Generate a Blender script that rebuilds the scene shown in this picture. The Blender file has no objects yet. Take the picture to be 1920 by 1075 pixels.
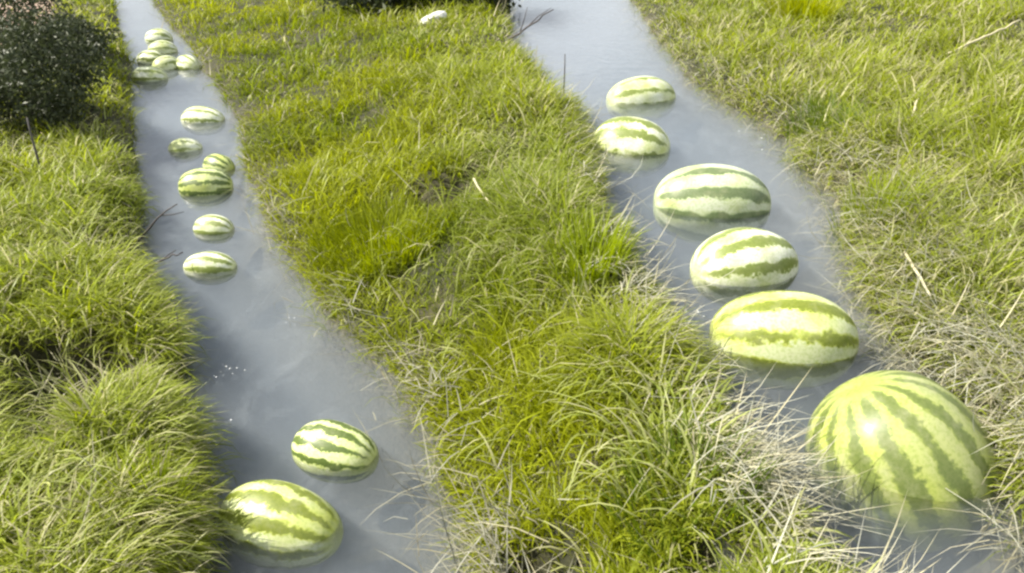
import bpy, bmesh, math
import numpy as np
from mathutils import Vector, Matrix

rng = np.random.default_rng(7)
S = bpy.context.scene
COL = S.collection

# ------------------------------------------------------------------ camera
PITCH = math.radians(28.0)
CAM = np.array([0.0, 0.0, 1.45])
FPX = 1440.0                       # focal length in pixels of a 1920 wide frame
cam = bpy.data.cameras.new('camera')
cam.sensor_width = 36.0
cam.lens = 36.0 * FPX / 1920.0
cam.clip_start = 0.05
cam.clip_end = 400.0
camo = bpy.data.objects.new('camera', cam)
camo.location = CAM
camo.rotation_euler = (math.pi / 2 - PITCH, 0, 0)
COL.objects.link(camo)
S.camera = camo

# ------------------------------------------------------------------ sky, sun, exposure
SUN_AZ = math.atan2(-0.80, 0.04)      # from +Y towards +X: the sun stands to the left
SUN_EL = math.radians(46)
w = bpy.data.worlds.new('World')
S.world = w
w.use_nodes = True
nt = w.node_tree
bg = nt.nodes['Background']
sky = nt.nodes.new('ShaderNodeTexSky')
sky.sky_type = 'NISHITA'
sky.sun_disc = False
sky.sun_elevation = SUN_EL
sky.sun_rotation = SUN_AZ
sky.air_density = 1.0
sky.dust_density = 3.0
wtc = nt.nodes.new('ShaderNodeTexCoord')
wmp = nt.nodes.new('ShaderNodeMapping'); wmp.inputs['Scale'].default_value = (1.0, 1.0, 2.2)
nt.links.new(wtc.outputs['Generated'], wmp.inputs[0])
wn = nt.nodes.new('ShaderNodeTexNoise'); wn.inputs['Scale'].default_value = 3.2; wn.inputs['Detail'].default_value = 6; wn.inputs['Roughness'].default_value = 0.58
nt.links.new(wmp.outputs[0], wn.inputs['Vector'])
wr = nt.nodes.new('ShaderNodeValToRGB')
wr.color_ramp.elements[0].position = 0.37; wr.color_ramp.elements[0].color = (0.12, 0.12, 0.12, 1)
wr.color_ramp.elements[1].position = 0.60; wr.color_ramp.elements[1].color = (0.95, 0.95, 0.95, 1)
nt.links.new(wn.outputs[0], wr.inputs[0])
wm = nt.nodes.new('ShaderNodeMix'); wm.data_type = 'RGBA'
nt.links.new(wr.outputs[0], wm.inputs[0])
nt.links.new(sky.outputs[0], wm.inputs[6]); wm.inputs[7].default_value = (14.0, 14.4, 15.2, 1)
nt.links.new(wm.outputs[2], bg.inputs[0])
bg.inputs[1].default_value = 0.05
sun = bpy.data.lights.new('sun', 'SUN')
sun.energy = 5.0
sun.angle = math.radians(0.6)
sun.color = (1.0, 0.94, 0.82)
suno = bpy.data.objects.new('sun', sun)
to_sun = Vector((math.sin(SUN_AZ) * math.cos(SUN_EL), math.cos(SUN_AZ) * math.cos(SUN_EL), math.sin(SUN_EL)))
suno.rotation_euler = to_sun.to_track_quat('Z', 'Y').to_euler()
suno.location = (-6, -2, 8)
COL.objects.link(suno)
S.view_settings.view_transform = 'Standard'
S.view_settings.look = 'None'
S.view_settings.gamma = 1.0
S.view_settings.exposure = 0.95
S.cycles.volume_bounces = 4
S.cycles.max_bounces = 8
S.cycles.transparent_max_bounces = 16
S.cycles.filter_width = 2.5

# ------------------------------------------------------------------ helpers
ZL, ZR = 0.0, 0.30                    # water levels of the two ditches


def unproject(u, v, z):
    """point on the level z that a pixel of the 1920x1075 photograph looks at"""
    dx, dy = (u - 960.0) / FPX, -(v - 537.5) / FPX
    d = np.array([dx, math.cos(PITCH) + dy * math.sin(PITCH), -math.sin(PITCH) + dy * math.cos(PITCH)])
    t = (z - CAM[2]) / d[2]
    return CAM + t * d


def hash2(ix, iy, seed):
    n = (ix.astype(np.int64) * 374761393 + iy.astype(np.int64) * 668265263 + seed * 982451653) & 0x7fffffff
    n = ((n ^ (n >> 13)) * 1274126177) & 0x7fffffff
    n = n ^ (n >> 16)
    return (n & 0xffff) / 65535.0


def vnoise(x, y, seed=0):
    x = np.asarray(x, float); y = np.asarray(y, float)
    ix, iy = np.floor(x), np.floor(y)
    fx, fy = x - ix, y - iy
    fx = fx * fx * (3 - 2 * fx); fy = fy * fy * (3 - 2 * fy)
    a = hash2(ix, iy, seed); b = hash2(ix + 1, iy, seed)
    c = hash2(ix, iy + 1, seed); d = hash2(ix + 1, iy + 1, seed)
    return a + (b - a) * fx + (c - a) * fy + (a - b - c + d) * fx * fy


def fbm(x, y, seed=0, oct=3):
    s, amp, tot = 0, 1.0, 0
    for o in range(oct):
        s = s + amp * vnoise(np.asarray(x) * 2 ** o, np.asarray(y) * 2 ** o, seed + 17 * o)
        tot += amp; amp *= 0.5
    return s / tot


def sstep(a, b, x):
    t = np.clip((x - a) / (b - a), 0, 1)
    return t * t * (3 - 2 * t)


def tag(o, label=None, category=None, group=None, kind=None):
    if label: o['label'] = label
    if category: o['category'] = category
    if group: o['group'] = group
    if kind: o['kind'] = kind
    return o


def link_mesh(name, me, mat, parent=None):
    o = bpy.data.objects.new(name, me)
    COL.objects.link(o)
    if mat: me.materials.append(mat)
    if parent: o.parent = parent
    return o


def fast_mesh(name, co, faces_list, col=None, smooth=True):
    """faces_list: list of int arrays (n,3) or (n,4)"""
    me = bpy.data.meshes.new(name)
    me.vertices.add(len(co))
    me.vertices.foreach_set('co', np.ascontiguousarray(co, np.float32).ravel())
    loops = np.concatenate([f.ravel() for f in faces_list]).astype(np.int32)
    sizes = np.concatenate([np.full(len(f), f.shape[1], np.int32) for f in faces_list])
    starts = np.concatenate([[0], np.cumsum(sizes)[:-1]]).astype(np.int32)
    me.loops.add(len(loops)); me.loops.foreach_set('vertex_index', loops)
    me.polygons.add(len(sizes))
    me.polygons.foreach_set('loop_start', starts)
    me.polygons.foreach_set('loop_total', sizes)
    me.polygons.foreach_set('use_smooth', np.full(len(sizes), smooth))
    if col is not None:
        at = me.attributes.new('blade_colour', 'FLOAT_COLOR', 'POINT')
        rgba = np.ones((len(co), 4), np.float32); rgba[:, :3] = col
        at.data.foreach_set('color', rgba.ravel())
    me.update(calc_edges=True)
    return me


# ------------------------------------------------------------------ materials
def new_mat(name):
    m = bpy.data.materials.new(name); m.use_nodes = True
    t = m.node_tree; t.nodes.clear()
    out = t.nodes.new('ShaderNodeOutputMaterial')
    return m, t, out


def N(t, kind, **kw):
    n = t.nodes.new(kind)
    for k, v in kw.items(): setattr(n, k, v)
    return n


def math_node(t, op, a, b=None, c=None):
    n = N(t, 'ShaderNodeMath', operation=op)
    for i, v in enumerate((a, b, c)):
        if v is None: continue
        if isinstance(v, (int, float)): n.inputs[i].default_value = v
        else: t.links.new(v, n.inputs[i])
    return n.outputs[0]


def ramp(t, fac, stops):
    r = N(t, 'ShaderNodeValToRGB')
    el = r.color_ramp.elements
    while len(el) < len(stops): el.new(0.5)
    for e, (p, c) in zip(el, stops): e.position = p; e.color = (*c, 1)
    t.links.new(fac, r.inputs[0])
    return r.outputs[0]


def blade_material(name, transl=0.4, rough=0.42, spec=0.45):
    m, t, out = new_mat(name)
    at = N(t, 'ShaderNodeAttribute', attribute_name='blade_colour')
    p = N(t, 'ShaderNodeBsdfPrincipled')
    t.links.new(at.outputs['Color'], p.inputs['Base Color'])
    p.inputs['Roughness'].default_value = rough
    p.inputs['Specular IOR Level'].default_value = spec
    tr = N(t, 'ShaderNodeBsdfTranslucent')
    hs = N(t, 'ShaderNodeHueSaturation')
    hs.inputs['Saturation'].default_value = 1.1
    hs.inputs['Value'].default_value = 1.25
    t.links.new(at.outputs['Color'], hs.inputs['Color'])
    t.links.new(hs.outputs[0], tr.inputs['Color'])
    mx = N(t, 'ShaderNodeMixShader'); mx.inputs[0].default_value = transl
    t.links.new(p.outputs[0], mx.inputs[1]); t.links.new(tr.outputs[0], mx.inputs[2])
    t.links.new(mx.outputs[0], out.inputs['Surface'])
    return m


M_GRASS = blade_material('grass_blades', 0.48, 0.42, 0.24)
M_STRAW = blade_material('dry_straw', 0.25, 0.5, 0.35)
M_LEAF = blade_material('shrub_leaves', 0.2, 0.5, 0.3)

# soil under the grass: thatch, bare patches
M_SOIL, t, out = new_mat('soil_and_thatch')
tc = N(t, 'ShaderNodeTexCoord')
n1 = N(t, 'ShaderNodeTexNoise'); n1.inputs['Scale'].default_value = 3.0; n1.inputs['Detail'].default_value = 6
n2 = N(t, 'ShaderNodeTexNoise'); n2.inputs['Scale'].default_value = 60.0; n2.inputs['Detail'].default_value = 5
for n in (n1, n2): t.links.new(tc.outputs['Object'], n.inputs['Vector'])
c1 = ramp(t, n1.outputs[0], [(0.35, (0.020, 0.024, 0.008)), (0.65, (0.055, 0.052, 0.022))])
c2 = ramp(t, n2.outputs[0], [(0.35, (0.5, 0.5, 0.45)), (0.7, (1.3, 1.25, 1.1))])
mu = N(t, 'ShaderNodeMix', data_type='RGBA', blend_type='MULTIPLY'); mu.inputs[0].default_value = 1.0
t.links.new(c1, mu.inputs[6]); t.links.new(c2, mu.inputs[7])
at = N(t, 'ShaderNodeAttribute', attribute_name='ground_kind')
sp = N(t, 'ShaderNodeSeparateColor'); t.links.new(at.outputs['Color'], sp.inputs[0])
mb = N(t, 'ShaderNodeMix', data_type='RGBA'); t.links.new(sp.outputs[0], mb.inputs[0])
t.links.new(mu.outputs[2], mb.inputs[6])
cb = ramp(t, n2.outputs[0], [(0.3, (0.22, 0.15, 0.115)), (0.7, (0.36, 0.26, 0.20))])
t.links.new(cb, mb.inputs[7])
md = N(t, 'ShaderNodeMix', data_type='RGBA'); t.links.new(sp.outputs[1], md.inputs[0])
t.links.new(mb.outputs[2], md.inputs[6])
cs = ramp(t, n2.outputs[0], [(0.3, (0.07, 0.07, 0.05)), (0.7, (0.14, 0.13, 0.095))])
t.links.new(cs, md.inputs[7])
p = N(t, 'ShaderNodeBsdfPrincipled'); p.inputs['Roughness'].default_value = 0.9
t.links.new(md.outputs[2], p.inputs['Base Color'])
bp = N(t, 'ShaderNodeBump'); bp.inputs['Strength'].default_value = 0.7; bp.inputs['Distance'].default_value = 0.01
t.links.new(n2.outputs[0], bp.inputs['Height']); t.links.new(bp.outputs[0], p.inputs['Normal'])
t.links.new(p.outputs[0], out.inputs['Surface'])

# milky ditch water: clear skin with sky reflections over a cloudy body
M_WATER, t, out = new_mat('milky_water')
tc = N(t, 'ShaderNodeTexCoord')
mp = N(t, 'ShaderNodeMapping'); mp.inputs['Scale'].default_value = (1, 0.6, 1)
t.links.new(tc.outputs['Object'], mp.inputs[0])
nz = N(t, 'ShaderNodeTexNoise'); nz.inputs['Scale'].default_value = 16.0; nz.inputs['Detail'].default_value = 4; nz.inputs['Roughness'].default_value = 0.55
t.links.new(mp.outputs[0], nz.inputs['Vector'])
bp = N(t, 'ShaderNodeBump'); bp.inputs['Strength'].default_value = 0.32; bp.inputs['Distance'].default_value = 0.012
t.links.new(nz.outputs[0], bp.inputs['Height'])
fr = N(t, 'ShaderNodeFresnel'); fr.inputs['IOR'].default_value = 1.33
t.links.new(bp.outputs[0], fr.inputs['Normal'])
tr = N(t, 'ShaderNodeBsdfTransparent')
gl = N(t, 'ShaderNodeBsdfGlossy'); gl.inputs['Roughness'].default_value = 0.06
t.links.new(bp.outputs[0], gl.inputs['Normal'])
mx = N(t, 'ShaderNodeMixShader')
t.links.new(fr.outputs[0], mx.inputs[0]); t.links.new(tr.outputs[0], mx.inputs[1]); t.links.new(gl.outputs[0], mx.inputs[2])
# thin whitish film of scum drawn out along the current
fm = N(t, 'ShaderNodeTexNoise'); fm.inputs['Scale'].default_value = 5.0; fm.inputs['Detail'].default_value = 7
fm.inputs['Roughness'].default_value = 0.62; fm.inputs['Distortion'].default_value = 0.8
fmp = N(t, 'ShaderNodeMapping'); fmp.inputs['Scale'].default_value = (1.5, 0.8, 1); fmp.inputs['Rotation'].default_value = (0, 0, 0.4)
t.links.new(tc.outputs['Object'], fmp.inputs[0]); t.links.new(fmp.outputs[0], fm.inputs['Vector'])
ff = math_node(t, 'MULTIPLY', ramp(t, fm.outputs[0], [(0.50, (0, 0, 0)), (0.72, (1, 1, 1))]), 0.10)
fd = N(t, 'ShaderNodeBsdfDiffuse'); fd.inputs['Color'].default_value = (0.36, 0.40, 0.43, 1)
m2 = N(t, 'ShaderNodeMixShader')
t.links.new(ff, m2.inputs[0]); t.links.new(mx.outputs[0], m2.inputs[1]); t.links.new(fd.outputs[0], m2.inputs[2])
t.links.new(m2.outputs[0], out.inputs['Surface'])
pv = N(t, 'ShaderNodeVolumePrincipled')
pv.inputs['Color'].default_value = (0.55, 0.62, 0.70, 1)
pv.inputs['Density'].default_value = 2.5
pv.inputs['Anisotropy'].default_value = 0.1
t.links.new(pv.outputs[0], out.inputs['Volume'])


CREAM = (0.58, 0.62, 0.36); PALE_G = (0.50, 0.56, 0.17); YEL = (0.44, 0.49, 0.10)
OLV = (0.20, 0.24, 0.025); DKG = (0.11, 0.16, 0.03)


def rind_material(name, stripes, seed, pale, mid, dark, width=0.0, jag=1.0):
    """watermelon rind; the long axis of the fruit is its local X"""
    m, t, out = new_mat(name)
    tc = N(t, 'ShaderNodeTexCoord')
    sx = N(t, 'ShaderNodeSeparateXYZ'); t.links.new(tc.outputs['Object'], sx.inputs[0])
    phi = math_node(t, 'ARCTAN2', sx.outputs[1], sx.outputs[2])
    off = N(t, 'ShaderNodeMapping'); off.inputs['Location'].default_value = (seed * 3.1, seed * 1.7, seed * 2.3)
    t.links.new(tc.outputs['Object'], off.inputs[0])
    a = N(t, 'ShaderNodeTexNoise'); a.inputs['Scale'].default_value = 24.0; a.inputs['Detail'].default_value = 2.5; a.inputs['Roughness'].default_value = 0.6
    b = N(t, 'ShaderNodeTexNoise'); b.inputs['Scale'].default_value = 85.0; b.inputs['Detail'].default_value = 3
    for n in (a, b): t.links.new(off.outputs[0], n.inputs['Vector'])
    j1 = math_node(t, 'MULTIPLY', math_node(t, 'SUBTRACT', a.outputs[0], 0.5), 3.4 * jag)
    j2 = math_node(t, 'MULTIPLY', math_node(t, 'SUBTRACT', b.outputs[0], 0.5), 2.2 * jag)
    ph = math_node(t, 'MULTIPLY_ADD', phi, float(stripes), j1)
    ph = math_node(t, 'ADD', ph, j2)
    s = math_node(t, 'SINE', ph)
    s = math_node(t, 'MULTIPLY_ADD', math_node(t, 'SUBTRACT', b.outputs[0], 0.5), 0.7, s)
    s = math_node(t, 'MULTIPLY_ADD', s, 0.5, 0.5 + width)
    w3 = N(t, 'ShaderNodeTexNoise'); w3.inputs['Scale'].default_value = 9.0; w3.inputs['Detail'].default_value = 2
    t.links.new(off.outputs[0], w3.inputs['Vector'])
    s = math_node(t, 'MULTIPLY_ADD', math_node(t, 'SUBTRACT', w3.outputs[0], 0.5), 1.5, s)
    ln = N(t, 'ShaderNodeVectorMath', operation='LENGTH'); t.links.new(tc.outputs['Object'], ln.inputs[0])
    ra = math_node(t, 'SQRT', math_node(t, 'ADD', math_node(t, 'MULTIPLY', sx.outputs[1], sx.outputs[1]), math_node(t, 'MULTIPLY', sx.outputs[2], sx.outputs[2])))
    ra = math_node(t, 'DIVIDE', ra, ln.outputs['Value'])
    mr = N(t, 'ShaderNodeMapRange', interpolation_type='SMOOTHSTEP'); mr.inputs[1].default_value = 0.12; mr.inputs[2].default_value = 0.62
    t.links.new(ra, mr.inputs[0])
    s = math_node(t, 'MULTIPLY_ADD', math_node(t, 'SUBTRACT', s, 0.5), mr.outputs[0], 0.5)
    base = ramp(t, s, [(0.34, pale), (0.56, mid), (0.70, dark), (0.95, tuple(0.85 * c for c in dark))])
    lw = N(t, 'ShaderNodeTexNoise'); lw.inputs['Scale'].default_value = 6.5; lw.inputs['Detail'].default_value = 2
    t.links.new(off.outputs[0], lw.inputs['Vector'])
    yb = ramp(t, s, [(0.40, tuple(0.5 * (p_ + q_) for p_, q_ in zip(mid, YEL))), (0.60, mid), (0.74, dark), (0.95, tuple(0.85 * c for c in dark))])
    bmx = N(t, 'ShaderNodeMix', data_type='RGBA')
    t.links.new(ramp(t, lw.outputs[0], [(0.45, (0, 0, 0)), (0.68, (1, 1, 1))]), bmx.inputs[0])
    t.links.new(base, bmx.inputs[6]); t.links.new(yb, bmx.inputs[7])
    base = bmx.outputs[2]
    p = N(t, 'ShaderNodeBsdfPrincipled')
    vn = N(t, 'ShaderNodeTexNoise'); vn.inputs['Scale'].default_value = 130.0; vn.inputs['Detail'].default_value = 5
    t.links.new(off.outputs[0], vn.inputs['Vector'])
    mo = ramp(t, vn.outputs[0], [(0.36, (0.72, 0.80, 0.55)), (0.56, (1, 1, 1))])
    mm = N(t, 'ShaderNodeMix', data_type='RGBA', blend_type='MULTIPLY'); mm.inputs[0].default_value = 0.75
    t.links.new(base, mm.inputs[6]); t.links.new(mo, mm.inputs[7])
    dn = N(t, 'ShaderNodeTexNoise'); dn.inputs['Scale'].default_value = 17.0; dn.inputs['Detail'].default_value = 7; dn.inputs['Roughness'].default_value = 0.7
    t.links.new(off.outputs[0], dn.inputs['Vector'])
    df = math_node(t, 'MULTIPLY', ramp(t, dn.outputs[0], [(0.50, (0, 0, 0)), (0.72, (1, 1, 1))]), 0.45)
    dm = N(t, 'ShaderNodeMix', data_type='RGBA'); t.links.new(df, dm.inputs[0])
    t.links.new(mm.outputs[2], dm.inputs[6]); dm.inputs[7].default_value = (0.34, 0.34, 0.20, 1)
    t.links.new(dm.outputs[2], p.inputs['Base Color'])
    rg = ramp(t, dn.outputs[0], [(0.35, (0.38, 0.38, 0.38)), (0.7, (0.6, 0.6, 0.6))])
    t.links.new(rg, p.inputs['Roughness'])
    p.inputs['Roughness'].default_value = 0.33
    p.inputs['Specular IOR Level'].default_value = 0.5
    p.inputs['Coat Weight'].default_value = 0.12
    p.inputs['Coat Roughness'].default_value = 0.2
    bp = N(t, 'ShaderNodeBump'); bp.inputs['Strength'].default_value = 0.12; bp.inputs['Distance'].default_value = 0.004
    t.links.new(a.outputs[0], bp.inputs['Height']); t.links.new(bp.outputs[0], p.inputs['Normal'])
    t.links.new(p.outputs[0], out.inputs['Surface'])
    return m


def plain_material(name, c0, c1, scale=40, rough=0.8):
    m, t, out = new_mat(name)
    tc = N(t, 'ShaderNodeTexCoord')
    n = N(t, 'ShaderNodeTexNoise'); n.inputs['Scale'].default_value = scale; n.inputs['Detail'].default_value = 4
    t.links.new(tc.outputs['Object'], n.inputs['Vector'])
    p = N(t, 'ShaderNodeBsdfPrincipled'); p.inputs['Roughness'].default_value = rough
    t.links.new(ramp(t, n.outputs[0], [(0.3, c0), (0.7, c1)]), p.inputs['Base Color'])
    bp = N(t, 'ShaderNodeBump'); bp.inputs['Strength'].default_value = 0.5; bp.inputs['Distance'].default_value = 0.004
    t.links.new(n.outputs[0], bp.inputs['Height']); t.links.new(bp.outputs[0], p.inputs['Normal'])
    t.links.new(p.outputs[0], out.inputs['Surface'])
    return m


M_BARK = plain_material('bark', (0.035, 0.03, 0.026), (0.09, 0.075, 0.06), 60)
M_TWIG = plain_material('wet_twig', (0.05, 0.045, 0.045), (0.11, 0.10, 0.10), 80)
M_STALK = plain_material('straw_stalk', (0.42, 0.38, 0.22), (0.58, 0.53, 0.36), 60, 0.55)
M_STONE = plain_material('pale_stone', (0.55, 0.54, 0.50), (0.75, 0.74, 0.70), 25)
M_FOAM = plain_material('foam', (0.7, 0.72, 0.74), (0.85, 0.86, 0.88), 80, 0.3)

# ------------------------------------------------------------------ ditches: edges x(y)
PX_EDGES = {
    'LL': [(362, 1075), (350, 960), (350, 850), (338, 750), (325, 650), (285, 560), (262, 480), (262, 380), (256, 300), (250, 200), (243, 130), (226, 60), (210, 0)],
    'LR': [(905, 1075), (890, 1000), (862, 900), (825, 800), (775, 720), (680, 650), (612, 590), (570, 530), (530, 470), (496, 400), (470, 320), (442, 230), (400, 150), (358, 90), (312, 40), (286, 0)],
    'RL': [(1550, 1075), (1480, 985), (1425, 900), (1375, 810), (1320, 730), (1265, 650), (1210, 540), (1170, 450), (1125, 360), (1095, 300), (1090, 225), (1035, 180), (990, 130), (955, 75), (945, 0)],
    'RR': [(2010, 1075), (1960, 960), (1900, 860), (1820, 770), (1750, 700), (1680, 620), (1620, 520), (1590, 430), (1540, 340), (1480, 270), (1390, 205), (1300, 150), (1265, 110), (1225, 60), (1185, 0)],
}
EDGE = {}
for k, pts in PX_EDGES.items():
    z = ZL if k[0] == 'L' else ZR
    q = np.array([unproject(u, v, z)[:2] for u, v in pts])
    d0 = q[0] - q[2]; d1 = q[-1] - q[-3]
    pre = q[0] + d0 / abs(d0[1]) * (q[0][1] - 0.0)
    d1 = d1 / d1[1]
    post = q[-1] + d1 * (45 - q[-1][1])
    q = np.vstack([pre, q, post])
    yy = np.linspace(0.0, 45, 4500)
    xx = np.interp(yy, q[:, 1], q[:, 0])
    ker = np.hanning(21); ker /= ker.sum()
    xx = np.convolve(np.pad(xx, 10, mode='edge'), ker, 'valid')
    sd = {'LL': 1, 'LR': 2, 'RL': 3, 'RR': 4}[k]
    xx = xx + (fbm(yy * 3.0, yy * 0 + sd, sd, 3) - 0.5) * 0.11
    EDGE[k] = (yy, xx)


def edge(k, y): return np.interp(y, *EDGE[k])


HOLLOWS = [(125, 725, 0.06, 0.26), (110, 800, 0.06, 0.20), (95, 690, 0.08, 0.16), (1035, 915, 0.36, 0.15), (1330, 1000, 0.36, 0.10), (840, 365, 0.22, 0.22)]


def hollow(x, y):
    h = 0
    for u, v, z, rad in HOLLOWS:
        q = unproject(u, v, z)
        d = np.hypot(x - q[0], y - q[1]) / rad + (fbm(x * 9, y * 9, 44) - 0.5) * 0.9
        h = np.maximum(h, 1 - sstep(0.55, 1.0, d))
    return h


def ground(x, y, detail=True):
    x = np.asarray(x, float); y = np.asarray(y, float)
    ll, lr, rl, rr = (edge(k, y) for k in ('LL', 'LR', 'RL', 'RR'))
    tt = np.clip((x - lr) / np.maximum(rl - lr, 1e-3), 0, 1)
    B = ZL + (ZR - ZL) * sstep(0.12, 0.88, tt)
    # distance outside the nearest edge (positive on land)
    sl = np.maximum(ll - x, x - lr)
    sr = np.maximum(rl - x, x - rr)
    s = np.minimum(sl, sr)
    left_edge = np.where(sl < sr, x < (ll + lr) / 2, x < (rl + rr) / 2)
    bh = np.where(left_edge, np.where(sl < sr, 0.115, 0.07), 0.065)
    bw = np.where(left_edge, np.where(sl < sr, 0.06, 0.09), 0.07)
    land = bh * (1 - np.exp(-np.maximum(s, 0) / bw)) + 0.05 * sstep(0.3, 1.8, s)
    if detail:
        land = land + (fbm(x * 2.2, y * 2.2, 5) - 0.5) * 0.11 * sstep(0.02, 0.25, s) + (fbm(x * 11, y * 11, 9) - 0.5) * 0.03 * sstep(0.0, 0.08, s)
    land = land - 0.13 * hollow(x, y)
    dep = np.where(left_edge, 0.06, 0.11)
    bed = -0.32 * (1 - np.exp(-np.maximum(-s, 0) / dep)) + (fbm(x * 7, y * 7, 21) - 0.5) * 0.03
    return B + np.where(s > 0, land, bed), s, left_edge, tt


# ------------------------------------------------------------------ the ground sheet
def axis(lo, hi, f0, f1, step, grow):
    mid = list(np.arange(f0, f1, step))
    up, s = [], step
    v = mid[-1]
    while v < hi: s *= grow; v += s; up.append(v)
    dn, s, v = [], step, mid[0]
    while v > lo: s *= grow; v -= s; dn.append(v)
    return np.array(dn[::-1] + mid + up)


gx = axis(-120, 120, -6.5, 4.0, 0.035, 1.18)
gy = axis(-60, 300, 0.5, 7.5, 0.035, 1.05)
X, Y = np.meshgrid(gx, gy)
Zg, sg, le, tt = ground(X, np.clip(Y, 0, 44.9))
near = (Y > -0.2) & (Y < 44)
Zg = np.where(near, Zg, np.where(X < 0, 0.12, 0.42))
co = np.stack([X, Y, Zg], -1).reshape(-1, 3)
nx, ny = len(gx), len(gy)
i = np.arange(nx * ny).reshape(ny, nx)
quads = np.stack([i[:-1, :-1], i[:-1, 1:], i[1:, 1:], i[1:, :-1]], -1).reshape(-1, 4)
me = fast_mesh('ground', co, [quads])
# bare pinkish earth under and behind the dark shrub; grey silt in and beside the water
bare_c = unproject(60, 40, 0.12)


def bare_amount(x, y):
    d = np.hypot((x - bare_c[0]) / 2.6, (y - bare_c[1]) / 2.6) + (fbm(x * 2, y * 2, 33) - 0.5) * 0.5
    return (1 - sstep(0.6, 1.0, d)) * (x < edge('LL', np.clip(y, 0, 44.9)) - 0.7)


bare = bare_amount(X, Y).ravel()
silt = (1 - sstep(-0.005, 0.03, sg)).ravel()
at = me.attributes.new('ground_kind', 'FLOAT_COLOR', 'POINT')
rgba = np.zeros((len(co), 4), np.float32); rgba[:, 0] = bare; rgba[:, 1] = silt; rgba[:, 3] = 1
at.data.foreach_set('color', rgba.ravel())
tag(link_mesh('ground', me, M_SOIL), kind='structure')


def water_body(name, kl, kr, z):
    ys = np.concatenate([np.arange(0.05, 14, 0.08), np.arange(14, 44.5, 0.5)])
    xl, xr = edge(kl, ys) - 0.16, edge(kr, ys) + 0.20
    n = len(ys)
    V = np.concatenate([np.stack([xl, ys, ys * 0 + z], -1), np.stack([xr, ys, ys * 0 + z], -1),
                        np.stack([xr, ys, ys * 0 + z - 0.75], -1), np.stack([xl, ys, ys * 0 + z - 0.75], -1)])
    F = []
    a = np.arange(n - 1)
    for s0 in range(4):
        s1 = (s0 + 1) % 4
        F.append(np.stack([s0 * n + a, s1 * n + a, s1 * n + a + 1, s0 * n + a + 1], -1))
    F.append(np.array([[0, 3 * n, 2 * n, n]])); F.append(np.array([[n - 1, 2 * n - 1, 3 * n - 1, 4 * n - 1]]))
    m = fast_mesh(name, V, F, smooth=False)
    return tag(link_mesh(name, m, M_WATER), kind='structure')


water_body('water', 'LL', 'LR', ZL)
water_body('water', 'RL', 'RR', ZR)


# ------------------------------------------------------------------ grass
def blades(base, L, az, tilt0, curve, width, col, seg=3, kink=None):
    """curved tapering blades, all arrays of length n; returns co, faces, colours"""
    n = len(L)
    dirx, diry = np.cos(az), np.sin(az)
    tw = az + np.pi / 2 + rng.normal(0, 0.5, n)
    wx, wy = np.cos(tw), np.sin(tw)
    pos = base.copy()
    verts, cols = [], []
    for k in range(seg + 1):
        f = k / seg
        th = tilt0 + curve * f
        if k:
            thm = tilt0 + curve * (f - 0.5 / seg)
            st = L / seg
            pos = pos + np.stack([np.sin(thm) * dirx * st, np.sin(thm) * diry * st, np.cos(thm) * st], -1)
        if k < seg:
            hw = width * 0.5 * (1.0 - 0.75 * f ** 1.6)
            wv = np.stack([wx * hw, wy * hw, hw * 0], -1)
            verts += [pos - wv, pos + wv]
        else:
            verts.append(pos)
    nv = 2 * seg + 1
    V = np.stack(verts, 1).reshape(-1, 3)
    C = np.repeat(col, nv, axis=0)
    b = np.arange(n) * nv
    F = [np.stack([b + 2 * k, b + 2 * k + 1, b + 2 * k + 3, b + 2 * k + 2], -1) for k in range(seg - 1)]
    F.append(np.stack([b + 2 * seg - 2, b + 2 * seg - 1, b + 2 * seg], -1))
    return V, F, C


def scatter(n, r0=0.85, r1=17.0, half=math.radians(43)):
    th = rng.uniform(-half, half, n)
    u = rng.uniform(0, 1, n)
    e = 0.10                                   # near-uniform in log r, thinning far out
    r = np.exp(np.log(r0) + (np.log(r1) - np.log(r0)) * u)
    return np.sin(th) * r, np.cos(th) * r, r


LIME = np.array([0.275, 0.305, 0.004]); GREEN = np.array([0.115, 0.165, 0.006]); OLIVE = np.array([0.17, 0.20, 0.015])
PALE = np.array([0.30, 0.355, 0.055]); STRAW = np.array([0.50, 0.46, 0.29]); GREY = np.array([0.46, 0.47, 0.40])


def mixc(a, b, f): return a + (b - a) * np.asarray(f)[:, None]


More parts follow.
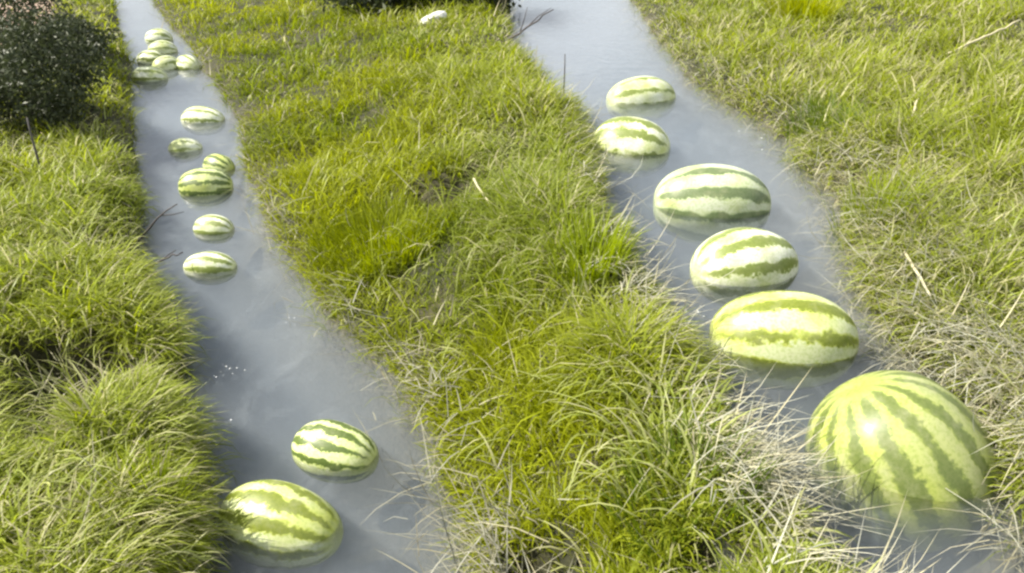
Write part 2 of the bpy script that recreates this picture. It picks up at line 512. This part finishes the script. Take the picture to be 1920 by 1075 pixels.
def grass_layer(n, which):
    """which: 'left', 'middle', 'right' bank"""
    x, y, r = scatter(n)
    g, s, le, tt = ground(x, y)
    ll, lr, rl, rr = (edge(k, y) for k in ('LL', 'LR', 'RL', 'RR'))
    on = {'left': x < ll, 'middle': (x > lr) & (x < rl), 'right': x > rr}[which]
    on = {'left': x < ll + 0.02, 'middle': (x > lr - 0.04) & (x < rl + 0.02), 'right': x > rr - 0.03}[which]
    keep = on & ((s > -0.005) | (rng.uniform(0, 1, n) < 0.5))
    keep &= rng.uniform(0, 1, n) > bare_amount(x, y) * 0.9
    keep &= rng.uniform(0, 1, n) > 0.15 * (1 - sstep(0.22, 0.42, fbm(x * 3.5, y * 3.5, 41)))
    keep &= rng.uniform(0, 1, n) > hollow(x, y) * 0.97
    x, y, r, g, s, le, tt = (a[keep] for a in (x, y, r, g, s, le, tt))
    n = len(x)
    far = sstep(3.0, 7.0, r)
    clump = fbm(x * 3.5, y * 3.5, 41)
    patch = fbm(x * 1.1 + 7, y * 1.1, 55)
    fine = fbm(x * 9, y * 9, 63)
    u = rng.uniform(0, 1, n)
    if which == 'left':
        longness = 0.92 - 0.45 * far
        drying = 0.12 + 0.16 * (1 - sstep(1.8, 3.2, r))
    elif which == 'middle':
        longness = np.where(tt < 0.5, 0.22, 0.22 + 0.75 * sstep(0.5, 0.75, tt))
        longness = longness * (1 - 0.25 * far)
        drying = 0.03 + 0.12 * sstep(0.45, 0.8, tt)
    else:
        longness = np.full(n, 0.6) - 0.25 * far
        drying = 0.26
    is_long = u < longness * (0.35 + 0.75 * clump)
    L = np.where(is_long, rng.uniform(0.11, 0.23, n), rng.uniform(0.045, 0.10, n)) * (0.45 + 0.95 * sstep(0.25, 0.75, clump))
    if which == 'left': L *= 0.82
    L *= (0.8 if which == 'left' else 0.55) + (0.2 if which == 'left' else 0.45) * sstep(0.02, 0.25, s)
    # lean follows a slow field, near the water the blades hang over it
    az = 2 * np.pi * fbm(x * 0.9, y * 0.9, 71, 2) * 2 + rng.normal(0, 1.7, n)
    over = (1 - sstep(0.02, 0.22, s)) * 0.75
    toward = np.where(le, 0.0, np.pi)
    flip = rng.uniform(0, 1, n) < over
    az = np.where(flip, toward + rng.normal(0, 0.7, n), az)
    tilt0 = np.abs(rng.normal(0.25, 0.22, n)) + np.where(flip, 0.25, 0)
    curve = np.where(is_long, rng.uniform(0.8, 2.5, n), rng.uniform(0.2, 1.5, n))
    width = np.where(is_long, rng.uniform(0.0035, 0.0080, n), rng.uniform(0.0025, 0.0048, n)) * np.maximum(1, (r / 2.6)) ** 0.75
    # colours
    v = rng.uniform(0, 1, n)
    c = mixc(np.broadcast_to(GREEN, (n, 3)), LIME, np.clip(sstep(0.30, 0.58, patch) * 0.9 + rng.normal(0.15, 0.2, n), 0, 1))
    gap_shade = {'left': 0.45, 'middle': 0.45 * sstep(0.45, 0.75, tt), 'right': 0.25}[which] * (1 - 0.6 * far)
    c = mixc(c, np.array([0.06, 0.095, 0.008]), np.where(is_long, 0.1, 1.0) * gap_shade)  # short blades coloured darker, painting the shade in gaps between long ones
    c = mixc(c, OLIVE, np.clip(0.55 * sstep(0.45, 0.7, fine) + 0.2 * v, 0, 1))
    if which == 'left':
        c = mixc(c, PALE, np.where(is_long, 0.40 + 0.5 * rng.uniform(0, 1, n), 0.2) * (1 - 0.5 * far))
    elif which == 'middle':
        pl = sstep(0.45, 0.75, tt)
        c = mixc(c, PALE, np.where(is_long, 0.25 + 0.45 * rng.uniform(0, 1, n) * (0.4 + 0.6 * pl), 0.05 + 0.12 * pl))
        lim = (1 - pl) * 0.55
        c = mixc(c, LIME * 1.1, lim * sstep(0.3, 0.6, patch))
    else:
        c = mixc(c, PALE, np.where(is_long, 0.3 + 0.5 * rng.uniform(0, 1, n), 0.25))
    dr = rng.uniform(0, 1, n) < drying * (0.3 + 1.4 * fbm(x * 1.7, y * 1.7, 83))
    c = np.where(dr[:, None], mixc(np.broadcast_to(STRAW, (n, 3)), PALE, 0.5 * rng.uniform(0, 1, n)), c)
    c = c * rng.uniform(0.75, 1.25, n)[:, None]
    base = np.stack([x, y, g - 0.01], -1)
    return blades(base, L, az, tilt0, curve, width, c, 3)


def join(parts):
    V, C, F, o = [], [], [], 0
    for v, f, c in parts:
        V.append(v); C.append(c); F += [a + o for a in f]; o += len(v)
    return np.concatenate(V), F, np.concatenate(C)


NB = 450000
GRASS_LABEL = {
    'left': 'shaggy green and yellowish grass on the bank left of the far-reaching ditch',
    'middle': 'lime green grass on the strip of land between the two water ditches',
    'right': 'mixed green grass and straw on the bank right of the near ditch',
}
for which in ('left', 'middle', 'right'):
    V, F, C = grass_layer(NB, which)
    m = fast_mesh('grass', V, F, C)
    tag(link_mesh('grass', m, M_GRASS), GRASS_LABEL[which], 'grass', kind='stuff')


# ------------------------------------------------------------------ dry straw lying along the edges
def straw_layer(n, zone):
    x, y, r = scatter(n, 0.75, 12.0)
    g, s, le, tt = ground(x, y)
    ll, lr, rl, rr = (edge(k, y) for k in ('LL', 'LR', 'RL', 'RR'))
    inside = s < 0
    z_w = np.where(x > (lr + rl) / 2, ZR, ZL)
    if zone == 'ditch_left':        # right shore of the left ditch
        e = x - lr
        prob = np.exp(-(np.clip(e - 0.02, -1, 1) / 0.10) ** 2) * (x < lr + 0.5) * (x > lr - 0.25)
        prob *= 0.03 + 0.42 * sstep(0.3, 0.8, fbm(x * 4, y * 4, 91))
    elif zone == 'ditch_right_near':   # left shore of the right ditch
        e = x - rl
        prob = np.exp(-(np.clip(e + 0.02, -1, 1) / 0.11) ** 2) * (x > rl - 0.35) * (x < rl + 0.16) * (1 - 0.65 * sstep(1.9, 3.2, y)) * (0.06 + 0.55 * sstep(0.3, 0.75, fbm(x * 4, y * 4, 93)))
    elif zone == 'ditch_right_far':
        e = x - rr
        prob = np.where(e < 0, np.exp(-(e / 0.07) ** 2), np.exp(-(e / 0.38) ** 2)) * (x > rr - 0.2)
        prob *= 0.10 + 0.75 * fbm(x * 3, y * 3, 95) * (1 - 0.6 * sstep(2.5, 4.5, y))
    else:                            # thin litter through all the grass
        prob = (0.035 * sstep(0.35, 0.7, fbm(x * 2.5, y * 2.5, 99)) + 0.07 * hollow(x, y)) * (s > 0)
    keep = rng.uniform(0, 1, n) < prob
    x, y, r, g, s, le, z_w = (a[keep] for a in (x, y, r, g, s, le, z_w))
    n = len(x)
    L = rng.uniform(0.05, 0.20, n) * np.where(rng.uniform(0, 1, n) < 0.2, 1.35, 1.0)
    top = np.maximum(g, z_w - 0.03)
    base = np.stack([x, y, np.where(s > 0, g + rng.uniform(0.0, 0.07, n), top + rng.uniform(-0.01, 0.025, n))], -1)
    az = np.where(le, 0.0, np.pi) + rng.normal(-0.5, 1.0, n)
    if zone == 'litter': az = rng.uniform(0, 6.28, n)
    if zone == 'ditch_right_far': az = np.pi + 0.5 + rng.normal(0, 0.9, n)
    tilt0 = rng.uniform(0.8, 1.55, n)
    curve = rng.normal(0.35, 0.75, n)
    width = rng.uniform(0.002, 0.0046, n) * np.maximum(1, r / 2.6) ** 0.7
    c = mixc(np.broadcast_to(STRAW, (n, 3)), GREY, rng.uniform(0, 1, n) * (0.9 if zone != 'litter' else 0.3))
    c = c * rng.uniform(0.5, 1.1, n)[:, None] * (0.75 if zone == 'ditch_left' else 1.0)
    return blades(base, L, az, tilt0, curve, width, c, 3)


for zone, n, lab in (('ditch_left', 120000, 'dry greyish straw along the right shore of the left ditch'),
                     ('ditch_right_near', 260000, 'pale flattened straw along the left shore of the right ditch'),
                     ('ditch_right_far', 170000, 'tangled bleached straw along the right shore of the right ditch'),
                     ('litter', 150000, 'scattered single straws lying all through the green grass')):
    V, F, C = straw_layer(n, zone)
    m = fast_mesh('straw', V, F, C)
    tag(link_mesh('straw', m, M_STRAW), lab, 'straw', kind='stuff')

# ------------------------------------------------------------------ long arching blades standing over the turf
def arching(n, which):
    x, y, r = scatter(n, 0.85, 9.0)
    g, s, le, tt = ground(x, y)
    ll, lr, rl, rr = (edge(k, y) for k in ('LL', 'LR', 'RL', 'RR'))
    on = {'left': x < ll - 0.02, 'middle': (x > lr + 0.03) & (x < rl - 0.01), 'right': x > rr + 0.01}[which]
    dens = {'left': 0.9, 'middle': 0.12 + 0.9 * sstep(0.45, 0.7, tt), 'right': 0.6}[which]
    keep = on & (rng.uniform(0, 1, n) < dens * sstep(0.3, 0.6, fbm(x * 3, y * 3, 131)) * (1 - 0.7 * sstep(3, 8, r)))
    x, y, r, g, s, le = (a[keep] for a in (x, y, r, g, s, le))
    n = len(x)
    L = rng.uniform(0.12, 0.27, n)
    L *= 0.6 + 0.4 * sstep(0, 0.25, s)
    az = 2 * np.pi * fbm(x * 2.2, y * 2.2, 77, 2) * 2.5 + rng.normal(0, 0.8, n)
    near_w = rng.uniform(0, 1, n) < 1 - sstep(0.03, 0.2, s)
    az = np.where(near_w, np.where(le, 0.0, np.pi) + rng.normal(0, 0.7, n), az)
    width = rng.uniform(0.0042, 0.0085, n) * np.maximum(1, r / 3.0) ** 0.6
    c = mixc(np.broadcast_to(np.array([0.30, 0.36, 0.07]), (n, 3)), np.array([0.50, 0.49, 0.27]), rng.uniform(0, 1, n) ** 1.4)
    c = c * rng.uniform(0.7, 1.2, n)[:, None]
    return blades(np.stack([x, y, g - 0.01], -1), L, az, np.abs(rng.normal(0.3, 0.25, n)), rng.uniform(1.2, 2.6, n), width, c, 5)


V, F, C = join([arching(26000, k) for k in ('left', 'middle', 'right')])
tag(link_mesh('grass', fast_mesh('grass', V, F, C), M_GRASS), 'long pale arching blades standing over the shorter turf of all banks', 'grass', kind='stuff')

# ------------------------------------------------------------------ watermelons
def melon(u, v, z, wpx, ratio, yaw, pitch, roll, rise, stripes, cols, label, group, width=0.0, jag=1.0, seed=0, axis_view=None):
    """u, v: pixel of the middle of the part above the water; wpx: its width in the photograph;
    rise: height of the centre over the water in radii"""
    P = unproject(u, v, z)
    depth = (P - CAM) @ np.array([0, math.cos(PITCH), -math.sin(PITCH)])
    W = wpx * depth / FPX
    # apparent length for this yaw
    app = math.sqrt((math.cos(yaw) * math.cos(pitch)) ** 2 * ratio ** 2 + (1 - (math.cos(yaw) * math.cos(pitch)) ** 2))
    b = 0.5 * W / app
    a = b * ratio
    # move along the view so the visible cap is centred on the pixel
    P = unproject(u, v, z + b * (0.5 + 0.5 * rise) * 0.9)
    if axis_view:                       # u, v is the middle of the whole fruit; its stem end points along axis_view
        b = 0.5 * W * 0.93; a = b * ratio
        P = unproject(u, v, z + b * rise)
        f = P - CAM; f /= np.linalg.norm(f)
        rt = np.cross(f, (0, 0, 1)); rt /= np.linalg.norm(rt); up = np.cross(rt, f)
        ax = rt * axis_view[0] + up * axis_view[1] - f * axis_view[2]; ax /= np.linalg.norm(ax)
        yaw = math.atan2(ax[1], ax[0]); pitch = math.asin(ax[2])
    nu, nv = 96, 48
    bm = bmesh.new()
    bmesh.ops.create_uvsphere(bm, u_segments=nu, v_segments=nv, radius=1.0)
    rot = Matrix.Rotation(math.pi / 2, 4, 'Y')
    bmesh.ops.transform(bm, matrix=rot, verts=bm.verts)
    r2 = np.random.default_rng(100 + seed)
    ph = r2.uniform(0, 6.28, 4)
    for vt in bm.verts:
        c = vt.co
        rr = math.hypot(c.y, c.z)
        fat = (rr ** 0.86) / max(rr, 1e-6) if rr > 1e-6 else 1.0
        ang = math.atan2(c.y, c.z)
        k = 1 + 0.014 * math.sin(ang * 3 + ph[0]) + 0.022 * math.sin(ang + c.x * 1.5 + ph[3]) + 0.022 * math.sin(c.x * 3 + ph[1]) + 0.006 * math.sin(ang * stripes + ph[2]) * rr
        dent = 1 - 0.035 * math.exp(-(rr / 0.13) ** 2)
        c.x *= a * dent
        c.y *= b * fat * k * (1 - 0.04 * c.x / a)
        c.z *= b * fat * k * (1 - 0.04 * c.x / a)
    me = bpy.data.meshes.new('watermelon')
    bm.to_mesh(me); bm.free()
    me.polygons.foreach_set('use_smooth', np.full(len(me.polygons), True))
    mat = rind_material('watermelon_rind', stripes, seed, *cols, width, jag)
    o = link_mesh('watermelon', me, mat)
    o.location = (P[0], P[1], z + b * rise)
    o.rotation_mode = 'ZYX'
    R = Matrix.Rotation(yaw, 4, 'Z') @ Matrix.Rotation(-pitch, 4, 'Y') @ Matrix.Rotation(roll, 4, 'X')
    o.rotation_mode = 'XYZ'
    o.rotation_euler = R.to_euler('XYZ')
    tag(o, label, 'watermelon', group)
    return o


R_ = math.radians
GL, GR = 'watermelons floating in the left ditch', 'watermelons floating in the right ditch'
C_A = (CREAM, YEL, OLV); C_B = (CREAM, PALE_G, DKG); C_W = ((0.72, 0.74, 0.60), (0.56, 0.60, 0.32), (0.22, 0.27, 0.06)); C_G = ((0.58, 0.62, 0.46), (0.40, 0.46, 0.26), (0.15, 0.20, 0.085)); C_C = ((0.34, 0.37, 0.15), (0.25, 0.29, 0.07), (0.15, 0.19, 0.045))
# left ditch, from near to far
melon(520, 948, ZL, 236, 1.6, R_(-18), 0, R_(20), -0.30, 10, C_A, 'largest watermelon of the left ditch, nearest, against the left bank', GL, 0.0, 1.1, 1)
melon(626, 824, ZL, 162, 1.50, R_(-20), 0, R_(80), -0.15, 11, C_B, 'striped watermelon just beyond the nearest one of the left ditch', GL, 0.0, 1.3, 2)
melon(392, 488, ZL, 98, 1.6, R_(-4), 0, R_(40), -0.15, 9, C_W, 'low pale watermelon level with the lower of two twigs at the left bank', GL, -0.02, 0.9, 3)
melon(399, 418, ZL, 74, 1.35, R_(-8), 0, R_(10), -0.1, 9, C_W, 'small watermelon level with the upper of two twigs at the left bank', GL, 0.0, 1.0, 4)
melon(384, 337, ZL, 94, 1.35, R_(8), 0, R_(65), 0.10, 11, C_B, 'dark striped watermelon with another one close behind it', GL, 0.06, 1.2, 5)
melon(409, 303, ZL, 60, 1.35, R_(-30), 0, R_(30), 0.0, 10, C_B, 'small tilted watermelon close behind the dark striped one', GL, 0.0, 1.0, 6)
melon(346, 270, ZL, 60, 1.35, R_(10), 0, R_(120), -0.15, 9, C_W, 'small low pale watermelon nearest the middle of the left ditch', GL, -0.12, 1.0, 7)
melon(379, 213, ZL, 80, 1.5, R_(-6), 0, R_(0), -0.15, 9, C_W, 'lone pale watermelon between the far cluster and the others', GL, -0.14, 1.0, 8)
melon(279, 137, ZL, 62, 1.4, R_(5), 0, R_(50), 0.0, 9, C_W, 'front left watermelon of the far cluster', GL, -0.06, 1.0, 9)
melon(352, 116, ZL, 48, 1.3, R_(-35), 0, R_(20), 0.05, 9, C_W, 'rightmost watermelon of the far cluster', GL, -0.05, 1.0, 10)
melon(311, 117, ZL, 46, 1.2, R_(40), 0, R_(70), 0.05, 9, C_W, 'watermelon in the middle of the far cluster', GL, -0.05, 1.0, 11)
melon(282, 106, ZL, 50, 1.3, R_(0), 0, R_(0), 0.05, 9, C_W, 'watermelon at the left of the far cluster, behind the front one', GL, -0.05, 1.0, 12)
melon(304, 88, ZL, 50, 1.3, R_(12), 0, R_(30), 0.05, 9, C_W, 'second rearmost watermelon of the far cluster', GL, -0.05, 1.0, 13)
melon(297, 66, ZL, 48, 1.3, R_(0), 0, R_(60), 0.1, 9, C_W, 'rearmost watermelon of the far cluster', GL, -0.06, 1.0, 14)
# right ditch, from near to far
melon(1682, 860, ZR, 366, 1.0, 0, 0, R_(12), -0.27, 15, C_C, 'biggest round watermelon, nearest in the right ditch, half under milky water', GR, 0.06, 1.1, 15, (-0.62, 0.64, 0.46))
melon(1474, 598, ZR, 258, 1.42, R_(-5), 0, R_(25), -0.08, 9, C_A, 'long pale watermelon lying across the ditch just behind the biggest round one', GR, -0.05, 0.9, 16)
melon(1400, 472, ZR, 194, 1.42, R_(16), 0, R_(-5), 0.0, 9, C_W, 'whitish watermelon tilted up to the right, third nearest in the right ditch', GR, -0.05, 1.0, 17)
melon(1338, 350, ZR, 205, 1.42, R_(-4), 0, R_(60), -0.05, 10, C_G, 'grey green watermelon with lengthwise dark stripes, third farthest in the right ditch', GR, 0.0, 0.5, 18)
melon(1184, 250, ZR, 138, 1.3, R_(-20), 0, R_(15), -0.1, 9, C_W, 'blotched pale watermelon touching the left bank of the right ditch', GR, -0.02, 1.2, 19)
melon(1204, 165, ZR, 126, 1.5, R_(14), 0, R_(60), -0.15, 9, C_W, 'farthest whitish watermelon of the right ditch', GR, -0.08, 0.7, 20)


# ------------------------------------------------------------------ twigs, stalks
def rod(name, pts, r0, r1, mat, parent=None, side=None, seed=0):
    """a crooked tapering stick through pts"""
    pts = [np.array(p, float) for p in pts]
    r2 = np.random.default_rng(seed)
    P = []
    for a, b in zip(pts[:-1], pts[1:]):
        for k in range(5): P.append(a + (b - a) * k / 5 + r2.normal(0, r0 * 0.5, 3) * (k > 0))
    P.append(pts[-1])
    chains = [(P, r0, r1)]
    for f, d, l in (side or []):
        k = int(f * (len(P) - 1)); q = P[k]; d = np.array(d, float); d /= np.linalg.norm(d)
        chains.append(([q, q + d * l * 0.5 + r2.normal(0, l * 0.04, 3), q + d * l], r0 * 0.55, r1 * 0.5))
    V, F = [], []
    for P_, a0, a1 in chains:
        o = len(V)
        for k, q in enumerate(P_):
            d = P_[min(k + 1, len(P_) - 1)] - P_[max(k - 1, 0)]
            d = d / np.linalg.norm(d)
            e1 = np.cross(d, (0.3, 0.2, 0.93) if abs(d[2]) < 0.9 else (1, 0, 0)); e1 /= np.linalg.norm(e1)
            e2 = np.cross(d, e1)
            rr = a0 + (a1 - a0) * k / (len(P_) - 1)
            for j in range(6):
                V.append(q + (e1 * math.cos(j * math.pi / 3) + e2 * math.sin(j * math.pi / 3)) * rr)
        for k in range(len(P_) - 1):
            for j in range(6):
                F.append((o + k * 6 + j, o + k * 6 + (j + 1) % 6, o + k * 6 + 6 + (j + 1) % 6, o + k * 6 + 6 + j))
        F.append(tuple(o + j for j in range(5, -1, -1)))
        F.append(tuple(o + (len(P_) - 1) * 6 + j for j in range(6)))
    me = bpy.data.meshes.new(name)
    me.from_pydata([tuple(v) for v in V], [], F)
    me.polygons.foreach_set('use_smooth', np.full(len(me.polygons), True))
    return link_mesh(name, me, mat, parent)


def gp(u, v, z0, extra=0.0):
    """point on the terrain near a pixel"""
    z = z0
    for _ in range(6):
        q = unproject(u, v, z); z = float(ground(q[0], q[1])[0])
    q = unproject(u, v, z); q[2] = z + extra
    return q


a = gp(262, 442, 0.1, -0.02); b = unproject(332, 383, 0.22)
tag(rod('twig', [a, a * 0.5 + b * 0.5 + [0, 0, 0.02], b], 0.006, 0.0025, M_TWIG, side=[(0.6, (1, 0.2, 0.1), 0.10)], seed=1),
    'thin dark twig sticking up over the water, upper of two at the left bank', 'twig')
a = gp(256, 512, 0.1, -0.01); b = unproject(343, 473, 0.10)
tag(rod('twig', [a, a * 0.5 + b * 0.5 + [0, 0, 0.01], b], 0.006, 0.003, M_TWIG, side=[(0.5, (0.6, 0.6, 0.3), 0.08)], seed=2),
    'thin dark twig reaching toward a low pale watermelon, lower of two at the left bank', 'twig')
a = gp(943, 76, 0.38, -0.02); b = unproject(1038, 18, 0.62)
tag(rod('twig', [a, a * 0.5 + b * 0.5, b], 0.010, 0.004, M_TWIG, side=[(0.5, (0.8, 0.1, 0.6), 0.22), (0.3, (0.3, 0, 1), 0.2)], seed=3),
    'forked dark twig slanting over the far water of the right ditch', 'twig')
a = unproject(1057, 190, ZR + 0.02); a[2] -= 0.1; b = a + [0.0, 0.02, 0.36]
tag(rod('reed', [a, b], 0.006, 0.003, M_TWIG, seed=4), 'single upright dark reed at the left edge of the right ditch', 'reed')
a = unproject(652, 640, ZL) if False else unproject(335, 660, ZL + 0.01); a[2] -= 0.1; b = a + [0.01, 0.03, 0.24]
tag(rod('reed', [a, b], 0.003, 0.0015, M_TWIG, seed=5), 'thin dark upright reed in the water at the left bank of the left ditch', 'reed')
a = gp(934, 418, 0.3, 0.02); b = unproject(888, 335, 0.40)
tag(rod('straw_stalk', [a, b], 0.006, 0.004, M_STALK, seed=6), 'thick pale straw stalk leaning left in the grass between the ditches', 'stalk')
a = gp(1776, 112, 0.4, 0.04); b = unproject(1912, 38, 0.62)
tag(rod('straw_stalk', [a, a * 0.5 + b * 0.5, b], 0.009, 0.006, M_STALK, seed=7), 'long pale straw stalk lying slantwise in the grass at the upper right', 'stalk')
a = gp(1690, 500, 0.38, 0.05); b = gp(1735, 590, 0.36, 0.06)
tag(rod('straw_stalk', [a, b], 0.005, 0.003, M_STALK, seed=8), 'pale straw stalk on the bank above the right shore of the right ditch', 'stalk')
a = gp(1560, 470, 0.3, 0.0) if False else gp(1700, 250, 0.42, 0.03); b = unproject(1722, 185, 0.52)
tag(rod('straw_stalk', [a, b], 0.006, 0.004, M_STALK, seed=9), 'short upright pale straw stalk among green grass right of the right ditch', 'stalk')


def stone(u, v, z0, wpx, label, seed):
    P = gp(u, v, z0, 0)
    depth = (P - CAM) @ np.array([0, math.cos(PITCH), -math.sin(PITCH)])
    W = wpx * depth / FPX
    bm = bmesh.new(); bmesh.ops.create_icosphere(bm, subdivisions=2, radius=0.5)
    r2 = np.random.default_rng(seed); k = r2.normal(0, 1, (5, 3)); ph = r2.uniform(0, 6, 5)
    for vt in bm.verts:
        d = 1 + sum(0.11 * math.sin(3 * float(np.dot(k[i], vt.co)) + ph[i]) for i in range(5))
        vt.co *= d; vt.co.x *= W; vt.co.y *= W * 0.6; vt.co.z *= W * 0.42
    me = bpy.data.meshes.new('stone'); bm.to_mesh(me); bm.free()
    o = link_mesh('stone', me, M_STONE)
    o.location = P + np.array([0, 0, W * 0.1 + 0.04]); o.rotation_euler = (0, -0.3, 0.35)
    tag(o, label, 'stone')


stone(812, 50, 0.2, 44, 'white stone lying in the grass in front of the dark far bushes', 3)


# ------------------------------------------------------------------ shrubs
def leaf_cloud(n, centre, rad, size, cols, seed):
    r2 = np.random.default_rng(seed)
    # leaf clumps spread through the crown
    k = 26
    cc = r2.normal(0, 1, (k, 3)); cc /= np.linalg.norm(cc, axis=1)[:, None]
    cc *= r2.uniform(0.25, 0.95, (k, 1)) ** 0.6
    idx = r2.integers(0, k, n)
    q = cc[idx] + r2.normal(0, 0.17, (n, 3))
    P = np.array(centre) + q * np.array(rad)
    d1 = r2.normal(0, 1, (n, 3)); d1 /= np.linalg.norm(d1, axis=1)[:, None]
    d2 = np.cross(d1, r2.normal(0, 1, (n, 3))); d2 /= np.linalg.norm(d2, axis=1)[:, None]
    L = size * r2.uniform(0.6, 1.3, n)[:, None]; W = L * 0.36
    V = np.stack([P - d1 * L * 0.5, P + d2 * W * 0.5, P + d1 * L * 0.5, P - d2 * W * 0.5], 1).reshape(-1, 3)
    b = np.arange(n) * 4
    F = [np.stack([b, b + 1, b + 2, b + 3], -1)]
    c = cols[0] + (cols[1] - cols[0]) * r2.uniform(0, 1, (n, 1))
    return V, F, np.repeat(c, 4, axis=0), P


def shrub(u, v, z0, rad, height, n, size, cols, label, seed, group=None, lean=(0, 0)):
    P = gp(u, v, z0, -0.03)
    root = bpy.data.objects.new('shrub', None); COL.objects.link(root)
    root.location = P
    tag(root, label, 'shrub', group)
    cx = np.array([lean[0], lean[1], height])
    V, F, C, LP = leaf_cloud(n, cx, rad, size, cols, seed)
    keep = True
    link_mesh('crown', fast_mesh('crown', V, F, C, smooth=False), M_LEAF, root)
    r2 = np.random.default_rng(seed)
    sides = []
    for k in range(7):
        d = r2.normal(0, 1, 3); d[2] = abs(d[2]) + 0.5
        sides.append((r2.uniform(0.6, 0.95), d, 0.8 * float(np.mean(rad))))
    rod('stem', [np.zeros(3), cx * 0.45 + r2.normal(0, 0.03, 3), cx], 0.016 * max(height, 0.6), 0.006, M_BARK, root, sides, seed)


DK = (np.array([0.025, 0.035, 0.015]), np.array([0.075, 0.09, 0.04]))
shrub(75, 235, 0.15, (0.40, 0.42, 0.36), 0.30, 11000, 0.036, DK, 'dark leafy shrub at the left edge with a thin stem before it', 11)
shrub(5, 130, 0.15, (0.55, 0.6, 0.5), 0.45, 8000, 0.045, DK, 'dark shrub in the upper left corner behind another one', 12)
shrub(118, 110, 0.15, (0.34, 0.5, 0.2), 0.14, 5000, 0.045, DK, 'low dark shrub between the left shrubs and the far ditch', 16)
a = gp(80, 342, 0.15, -0.02)
tag(rod('reed', [a, a + [0.0, 0.03, 0.34]], 0.007, 0.004, M_TWIG, seed=31), 'bare dark upright stem in the grass before the dark left shrub', 'reed')
shrub(705, 20, 0.2, (0.65, 0.6, 0.33), 0.30, 4500, 0.08, DK, 'dark low bush at the far end of the strip between the ditches, left one', 13)
shrub(810, 8, 0.25, (0.9, 0.6, 0.4), 0.34, 4500, 0.08, DK, 'dark low bush behind the white stone in the far grass', 14)
shrub(892, 10, 0.3, (0.42, 0.5, 0.28), 0.24, 3500, 0.08, DK, 'dark low bush beside the far end of the right ditch', 15)


# ------------------------------------------------------------------ standout tufts of grass
def tuft(u, v, z0, n, L, spread, col, label, seed, width=0.005):
    global rng
    P = gp(u, v, z0, -0.01)
    keep = rng; rng = np.random.default_rng(seed)
    ang = rng.uniform(0, 6.28, n); rd = spread * rng.uniform(0, 1, n) ** 0.5
    bx, by = rd * np.cos(ang), rd * np.sin(ang)
    gz = ground(P[0] + bx, P[1] + by)[0] - P[2] - 0.01
    base = np.stack([bx, by, gz], -1)
    c = np.array(col) * rng.uniform(0.7, 1.3, (n, 1))
    Ls = L * rng.uniform(0.55, 1.15, n)
    V, F, C = blades(base, Ls, ang + rng.normal(0, 0.5, n), np.abs(rng.normal(0.15, 0.12, n)), rng.uniform(0.1, 1.1, n),
                     np.full(n, width) * rng.uniform(0.7, 1.2, n), c, 4)
    rng = keep
    o = link_mesh('grass_tuft', fast_mesh('grass_tuft', V, F, C), M_GRASS)
    o.location = P
    tag(o, label, 'grass tuft', 'tufts that stand out of the grass')


BL = (0.24, 0.30, 0.012); GR_ = (0.13, 0.19, 0.02)
tuft(1105, 505, 0.35, 330, 0.19, 0.11, BL, 'bright lime grass tuft on the left bank of the right ditch', 21)
tuft(1640, 400, 0.4, 360, 0.16, 0.14, BL, 'bright green tuft on the right bank level with the grey green watermelon', 22)
tuft(1545, 240, 0.4, 420, 0.17, 0.18, GR_, 'tall green tuft at the upper right shore of the right ditch', 23)
tuft(1500, 40, 0.42, 500, 0.30, 0.25, (0.30, 0.33, 0.008), 'vivid yellow green tuft at the top edge above the right ditch', 24, 0.009)
tuft(1290, 930, 0.38, 420, 0.12, 0.14, GR_, 'drooping green tuft left of the biggest round watermelon', 25, 0.004)
tuft(300, 960, 0.12, 120, 0.18, 0.04, BL, 'lime tuft beside the largest watermelon of the left ditch', 26)
tuft(720, 455, 0.2, 2200, 0.13, 0.30, (0.22, 0.26, 0.006), 'vivid lime mossy tuft in the middle of the strip between the ditches', 27)

# ------------------------------------------------------------------ bubbles on the water
V, F = [], []
r2 = np.random.default_rng(5)
o = 0
tmp = bmesh.new(); bmesh.ops.create_icosphere(tmp, subdivisions=1, radius=1.0)
tv = np.array([v.co[:] for v in tmp.verts]); tf = np.array([[v.index for v in f.verts] for f in tmp.faces]); tmp.free()
for (u, v, z, n, sp) in ((330, 620, ZL, 22, 0.035), (440, 690, ZL, 8, 0.04), (418, 700, ZL, 5, 0.03), (300, 575, ZL, 10, 0.03), 
                         (370, 800, ZL, 24, 0.05), (1290, 600, ZR, 20, 0.06), (1440, 260, ZR, 12, 0.1), (560, 600, ZL, 8, 0.03)):
    c = unproject(u, v, z)
    for k in range(n):
        q = c + np.append(r2.normal(0, sp, 2), 0); rr = 0.0012 + 0.0026 * r2.random() ** 2
        V.append(tv * [rr, rr, rr * 0.7] + q); F.append(tf + o); o += len(tv)
m = fast_mesh('foam', np.concatenate(V), F)
tag(link_mesh('foam', m, M_FOAM), 'tiny white bubbles and foam flecks drifting on the water', 'foam', kind='stuff')
